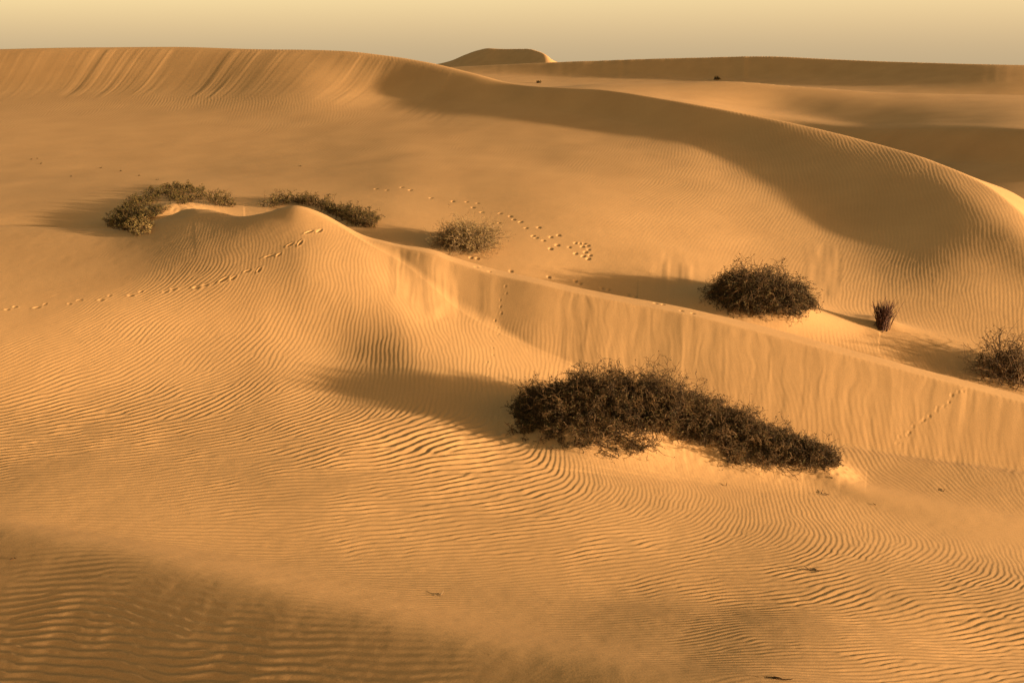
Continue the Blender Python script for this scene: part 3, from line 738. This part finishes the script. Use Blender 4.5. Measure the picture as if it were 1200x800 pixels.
v, f = leaves(rgd, Pe, 5, 0.04)
bt = new_mesh_object('brown_foliage', v, f, LEAF_B, thick); bt['label'] = 'rusty brown withered leaves on the middle and right of the thicket'
# 2. dark dome in the valley
th = rg.uniform(0, 2 * np.pi, 420); q = np.sqrt(rg.uniform(0, 1, 420))
rx = DOME[0] + 1.3 * q * np.cos(th) + 0.15; ry = DOME[1] + 0.85 * q * np.sin(th)
roots = np.stack([rx, ry, ground_z(rx, ry) - 0.03], -1)
d = np.stack([1.0 * q * np.cos(th), 0.9 * q * np.sin(th), 1.15 - 0.55 * q], -1) + 0.25 * rg.normal(0, 1, (420, 3))
L = (1.38 - 0.7 * q) * rg.uniform(0.75, 1.0, 420)
shrub('domed_shrub', 'dark domed shrub half hidden behind the bright ridge crest', 'shrub', (DOME[0], DOME[1], float(ground_z(*DOME))), roots, d, L, (BARK_D, LEAF_D), 22, twig=0.012, kids=6, sub=3, leaf=0.06, per=2, droop=1.4, curl=0.45)

# 3. shrub patches on the left hummock
poly = [(128, 258), (150, 240), (175, 226), (210, 216), (240, 222), (240, 234), (225, 238), (205, 243), (190, 250), (170, 262), (150, 272), (130, 268)]
roots, pp = roots_from_pixels(rg, poly, 520, lambda p: vnoise(np.array([p[0] / 16.]), np.array([p[1] / 9.]), 5)[0] > -0.55)
L = 0.25 * rg.uniform(0.4, 1.35, len(roots))
shrub('creeping_shrub', 'patchy olive creeping shrub on the leftmost shaded hummock', 'shrub', roots.mean(0), roots, dirs_for(rg, roots, 0.7, 0.6), L, (BARK_D, LEAF_G), 23, twig=0.009, kids=4, sub=3, leaf=0.05, per=2, droop=0.1)
# continued: smaller shrubs
def small_shrub(name, label, poly, n, length, mats, seed, keep=None, up=0.7, rand=0.6, cat='shrub', **kw):
    roots, _ = roots_from_pixels(rg, poly, n, keep)
    L = length * rg.uniform(0.5, 1.2, len(roots))
    return shrub(name, label, cat, roots.mean(0), roots, dirs_for(rg, roots, up, rand), L, mats, seed, **kw)

small_shrub('sprig_clump', 'small olive sprig clump right of the leftmost hummock crest', [(238, 240), (250, 228), (268, 236), (276, 243), (258, 243)], 60, 0.34, (BARK_D, LEAF_G), 24, twig=0.009, kids=4, sub=3, leaf=0.05, per=2, droop=0.1)
small_shrub('grass_tuft', 'yellowish tuft low on the shaded front of the leftmost hummock', [(150, 272), (165, 262), (180, 262), (178, 274), (160, 278)], 60, 0.24, (BARK_D, LEAF_Y), 25, twig=0.008, kids=3, sub=3, leaf=0.05, per=2, droop=0.1)
small_shrub('creeping_shrub', 'green shrub draped over the pale rounded mound left of the round bush',
            [(308, 243), (325, 236), (350, 233), (375, 238), (400, 247), (425, 252), (445, 262), (440, 268), (420, 266), (400, 258), (370, 243), (340, 238), (318, 244)], 320, 0.40, (BARK_D, LEAF_G), 26, twig=0.009, kids=4, sub=3, leaf=0.05, per=2, droop=0.15)

# round dry bush just behind the ridge crest
pr = PX(549, 291)
c = np.array([pr[0], pr[1] + 0.25]); n = 240
th = rg.uniform(0, 2 * np.pi, n); q = np.sqrt(rg.uniform(0, 1, n))
rx = c[0] + 0.45 * q * np.cos(th); ry = c[1] + 0.3 * q * np.sin(th)
roots = np.stack([rx, ry, ground_z(rx, ry) - 0.05], -1)
d = np.stack([1.0 * q * np.cos(th), 0.9 * q * np.sin(th), 1.25 - 0.4 * q], -1) + 0.2 * rg.normal(0, 1, (n, 3))
L = (1.12 - 0.1 * q) * rg.uniform(0.55, 1.05, n)
shrub('round_bush', 'round straw coloured dry bush standing alone behind the ridge crest', 'bush', (c[0], c[1], float(ground_z(*c))), roots, d, L, (BARK_L, LEAF_Y), 27, twig=0.009, kids=5, sub=3, leaf=0.042, per=3, droop=0.6, curl=0.6)

# upright reddish tuft
pt = PX(1033, 384); n = 130
roots = np.stack([pt[0] + rg.normal(0, .09, n), pt[1] + rg.normal(0, .07, n), np.zeros(n)], -1); roots[:, 2] = ground_z(roots[:, 0], roots[:, 1]) - 0.03
d = np.stack([0.14 + 0.15 * rg.normal(0, 1, n), 0.15 * rg.normal(0, 1, n), np.ones(n)], -1)
shrub('stalk_tuft', 'upright red brown tuft of stalks on the valley floor', 'tuft', (pt[0], pt[1], float(ground_z(pt[0], pt[1]))), roots, d, 0.72 * rg.uniform(0.4, 1.05, n), (BARK_R, BARK_R), 28, twig=0.011, kids=4, sub=0, leaf=0.03, per=2, droop=0.0, curl=0.15, spread=0.25)

# open branching shrub at the right edge
pe = PX(1188, 449); n = 80
roots = np.stack([pe[0] + 0.25 + rg.normal(0, .4, n), pe[1] + 0.35 + rg.normal(0, .25, n), np.zeros(n)], -1); roots[:, 2] = ground_z(roots[:, 0], roots[:, 1]) - 0.05
d = np.stack([-0.25 + 0.75 * rg.normal(0, 1, n), 0.4 * rg.normal(0, 1, n), 0.8 + 0.3 * rg.uniform(0, 1, n)], -1)
shrub('open_shrub', 'sparse dark shrub with bare forking twigs at the right edge', 'shrub', (pe[0], pe[1] + .35, float(ground_z(pe[0], pe[1] + .35))), roots, d, 1.25 * rg.uniform(0.5, 1.1, n), (BARK_D, LEAF_D), 29, twig=0.012, kids=6, sub=3, leaf=0.06, per=1, droop=0.1, curl=0.6)

# far specks of vegetation
def speck(name, label, u, v, size, mats, seed, n=26, cat='tuft', group=None):
    p = PX(u, v)
    r = np.stack([p[0] + rg.normal(0, size * .25, n), p[1] + rg.normal(0, size * .2, n), np.zeros(n)], -1); r[:, 2] = ground_z(r[:, 0], r[:, 1]) - 0.02
    d = rg.normal(0, .6, (n, 3)); d[:, 2] = 1
    e = shrub(name, label, cat, (p[0], p[1], p[2]), r, d, size * rg.uniform(.5, 1.1, n), mats, seed, twig=0.05 * size, kids=3, sub=2, leaf=0.3 * size, per=2)
    if group: e['group'] = group
    return e
speck('distant_tuft', 'tiny dark tuft just beyond the dip in the great dune crest', 632, 97.5, 0.42, (BARK_D, LEAF_D), 31)
speck('distant_tuft', 'tiny dark tuft on the pale far dune top at centre right', 840, 93.5, 0.5, (BARK_D, LEAF_D), 32)
speck('distant_tuft', 'dark speck of brush on the far ridge at the right edge', 1196, 75.5, 0.9, (BARK_D, LEAF_D), 33)
for k, (u, v) in enumerate([(37, 187), (44, 186), (48, 192), (118, 197), (141, 201), (163, 206), (184, 211), (352, 195), (83, 207)]):
    speck('sand_tuft', 'tiny dark plant scrap on the pale flat behind the leftmost hummock', u, v, 0.07, (BARK_D, LEAF_D), 60 + k, 8, group='plant scraps on the pale flat')

# dry twigs lying on the sand
def litter(label, u, v, size, n, seed, mat=BARK_D):
    rgk = np.random.default_rng(seed); p = PX(u, v)
    st = np.stack([p[0] + rgk.normal(0, size * .5, n), p[1] + rgk.normal(0, size * .3, n), np.zeros(n)], -1)
    st[:, 2] = ground_z(st[:, 0], st[:, 1]) + 0.012
    d = rgk.normal(0, 1, (n, 3)); d[:, 2] = np.abs(d[:, 2]) * 0.22; d[:, 0] *= 1.8
    P = grow(rgk, st - p, d, size * rgk.uniform(.5, 1.3, n), 5, 0.4, 0.0)
    v, f = tubes(P, radii(P, 0.010, 0.005), 4)
    o = new_mesh_object('dry_twig', v, f, mat); o.location = p
    tag(o, label, 'twig')
litter('sparse dry twigs half buried on the swell near bottom centre', 515, 697, 0.10, 4, 41, BARK_L)
litter('reddish scrap of dry twigs on coarse ripples at lower right', 955, 669, 0.13, 6, 42)
litter('dry twigs at the bottom edge where the swell meets the ripples', 912, 795, 0.17, 7, 43)
litter('short dark stick on the ripples below the thicket middle', 847, 569, 0.10, 1, 44)
litter('small dark scrap on the swell crest at the far left', 15, 655, 0.06, 4, 45)
litter('dark stick on the sand tail right of the thicket', 1028, 593, 0.11, 1, 46)
litter('dark root stubs on the orange sand at the thicket right end', 970, 578, 0.17, 3, 47)
litter('dark stick on ripples above the sand tail at right', 1108, 577, 0.13, 1, 48)

# ------------------------------------------------------------------ light, sky, camera
HAZE = (4.1, 3.12, 1.84)
SUN_EL, SUN_AZ = 6.3, 18.5        # azimuth: degrees towards the viewer from straight right
s = np.array([math.cos(R_(SUN_EL)) * math.cos(R_(SUN_AZ)), -math.cos(R_(SUN_EL)) * math.sin(R_(SUN_AZ)), math.sin(R_(SUN_EL))])
sl = bpy.data.lights.new('sun', 'SUN'); sl.energy = 4.5; sl.angle = R_(1.5); sl.color = (1.0, 0.765, 0.51)
so = bpy.data.objects.new('sun', sl); COL.objects.link(so)
from mathutils import Vector
so.rotation_euler = Vector(s).to_track_quat('Z', 'Y').to_euler()
so.location = (40, -10, 30)
w = bpy.data.worlds.new('World'); scn.world = w; w.use_nodes = True
t = w.node_tree; bg = t.nodes['Background']
sky = t.nodes.new('ShaderNodeTexSky'); sky.sky_type = 'NISHITA'; sky.sun_disc = False
sky.sun_elevation = R_(SUN_EL); sky.sun_rotation = math.atan2(s[0], s[1]); sky.dust_density = 4.0; sky.air_density = 1.0; sky.ozone_density = 1.0
mx = t.nodes.new('ShaderNodeMix'); mx.data_type = 'RGBA'; mx.blend_type = 'MULTIPLY'; mx.inputs[0].default_value = 1
mx.inputs[7].default_value = (1.0, 0.80, 0.50, 1)
t.links.new(sky.outputs['Color'], mx.inputs[6]); t.links.new(mx.outputs[2], bg.inputs['Color'])
bg.inputs['Strength'].default_value = 0.10
# dusty air: the glow thickens towards the horizon
tcw = t.nodes.new('ShaderNodeTexCoord'); sep = t.nodes.new('ShaderNodeSeparateXYZ'); t.links.new(tcw.outputs['Generated'], sep.inputs[0])
ab = t.nodes.new('ShaderNodeMath'); ab.operation = 'ABSOLUTE'; t.links.new(sep.outputs['Z'], ab.inputs[0])
ex = t.nodes.new('ShaderNodeValToRGB'); t.links.new(ab.outputs[0], ex.inputs['Fac'])
el = ex.color_ramp.elements
for k, (p, f) in enumerate([(0, .42), (.018, .445), (.057, .515), (.11, .52), (.25, .2), (.5, .03)]):
    e_ = el[k] if k < 2 else el.new(p)
    e_.position = p; e_.color = (f, f, f, 1)
hz = t.nodes.new('ShaderNodeMix'); hz.data_type = 'RGBA'; hz.blend_type = 'ADD'; t.links.new(ex.outputs[0], hz.inputs[0])
hz.inputs[7].default_value = (HAZE[0], HAZE[1], HAZE[2], 1)
t.links.new(mx.outputs[2], hz.inputs[6]); t.links.new(hz.outputs[2], bg.inputs['Color'])

cam = bpy.data.cameras.new('camera'); co = bpy.data.objects.new('camera', cam); COL.objects.link(co)
co.location = (0, 0, CAMZ); co.rotation_euler = (math.pi / 2 - PITCH, 0, 0)
cam.sensor_width = 36; cam.lens = 36 * F / 1200; cam.clip_start = 0.1; cam.clip_end = 12000
scn.camera = co
vs = scn.view_settings; vs.view_transform = 'Standard'; vs.look = 'None'; vs.gamma = 1; vs.exposure = 1.57; vs.use_curve_mapping = False
scn.cycles.max_bounces = 5; scn.cycles.diffuse_bounces = 3
scn.cycles.use_denoising = True
print('script', round(time.time() - T_START, 1))
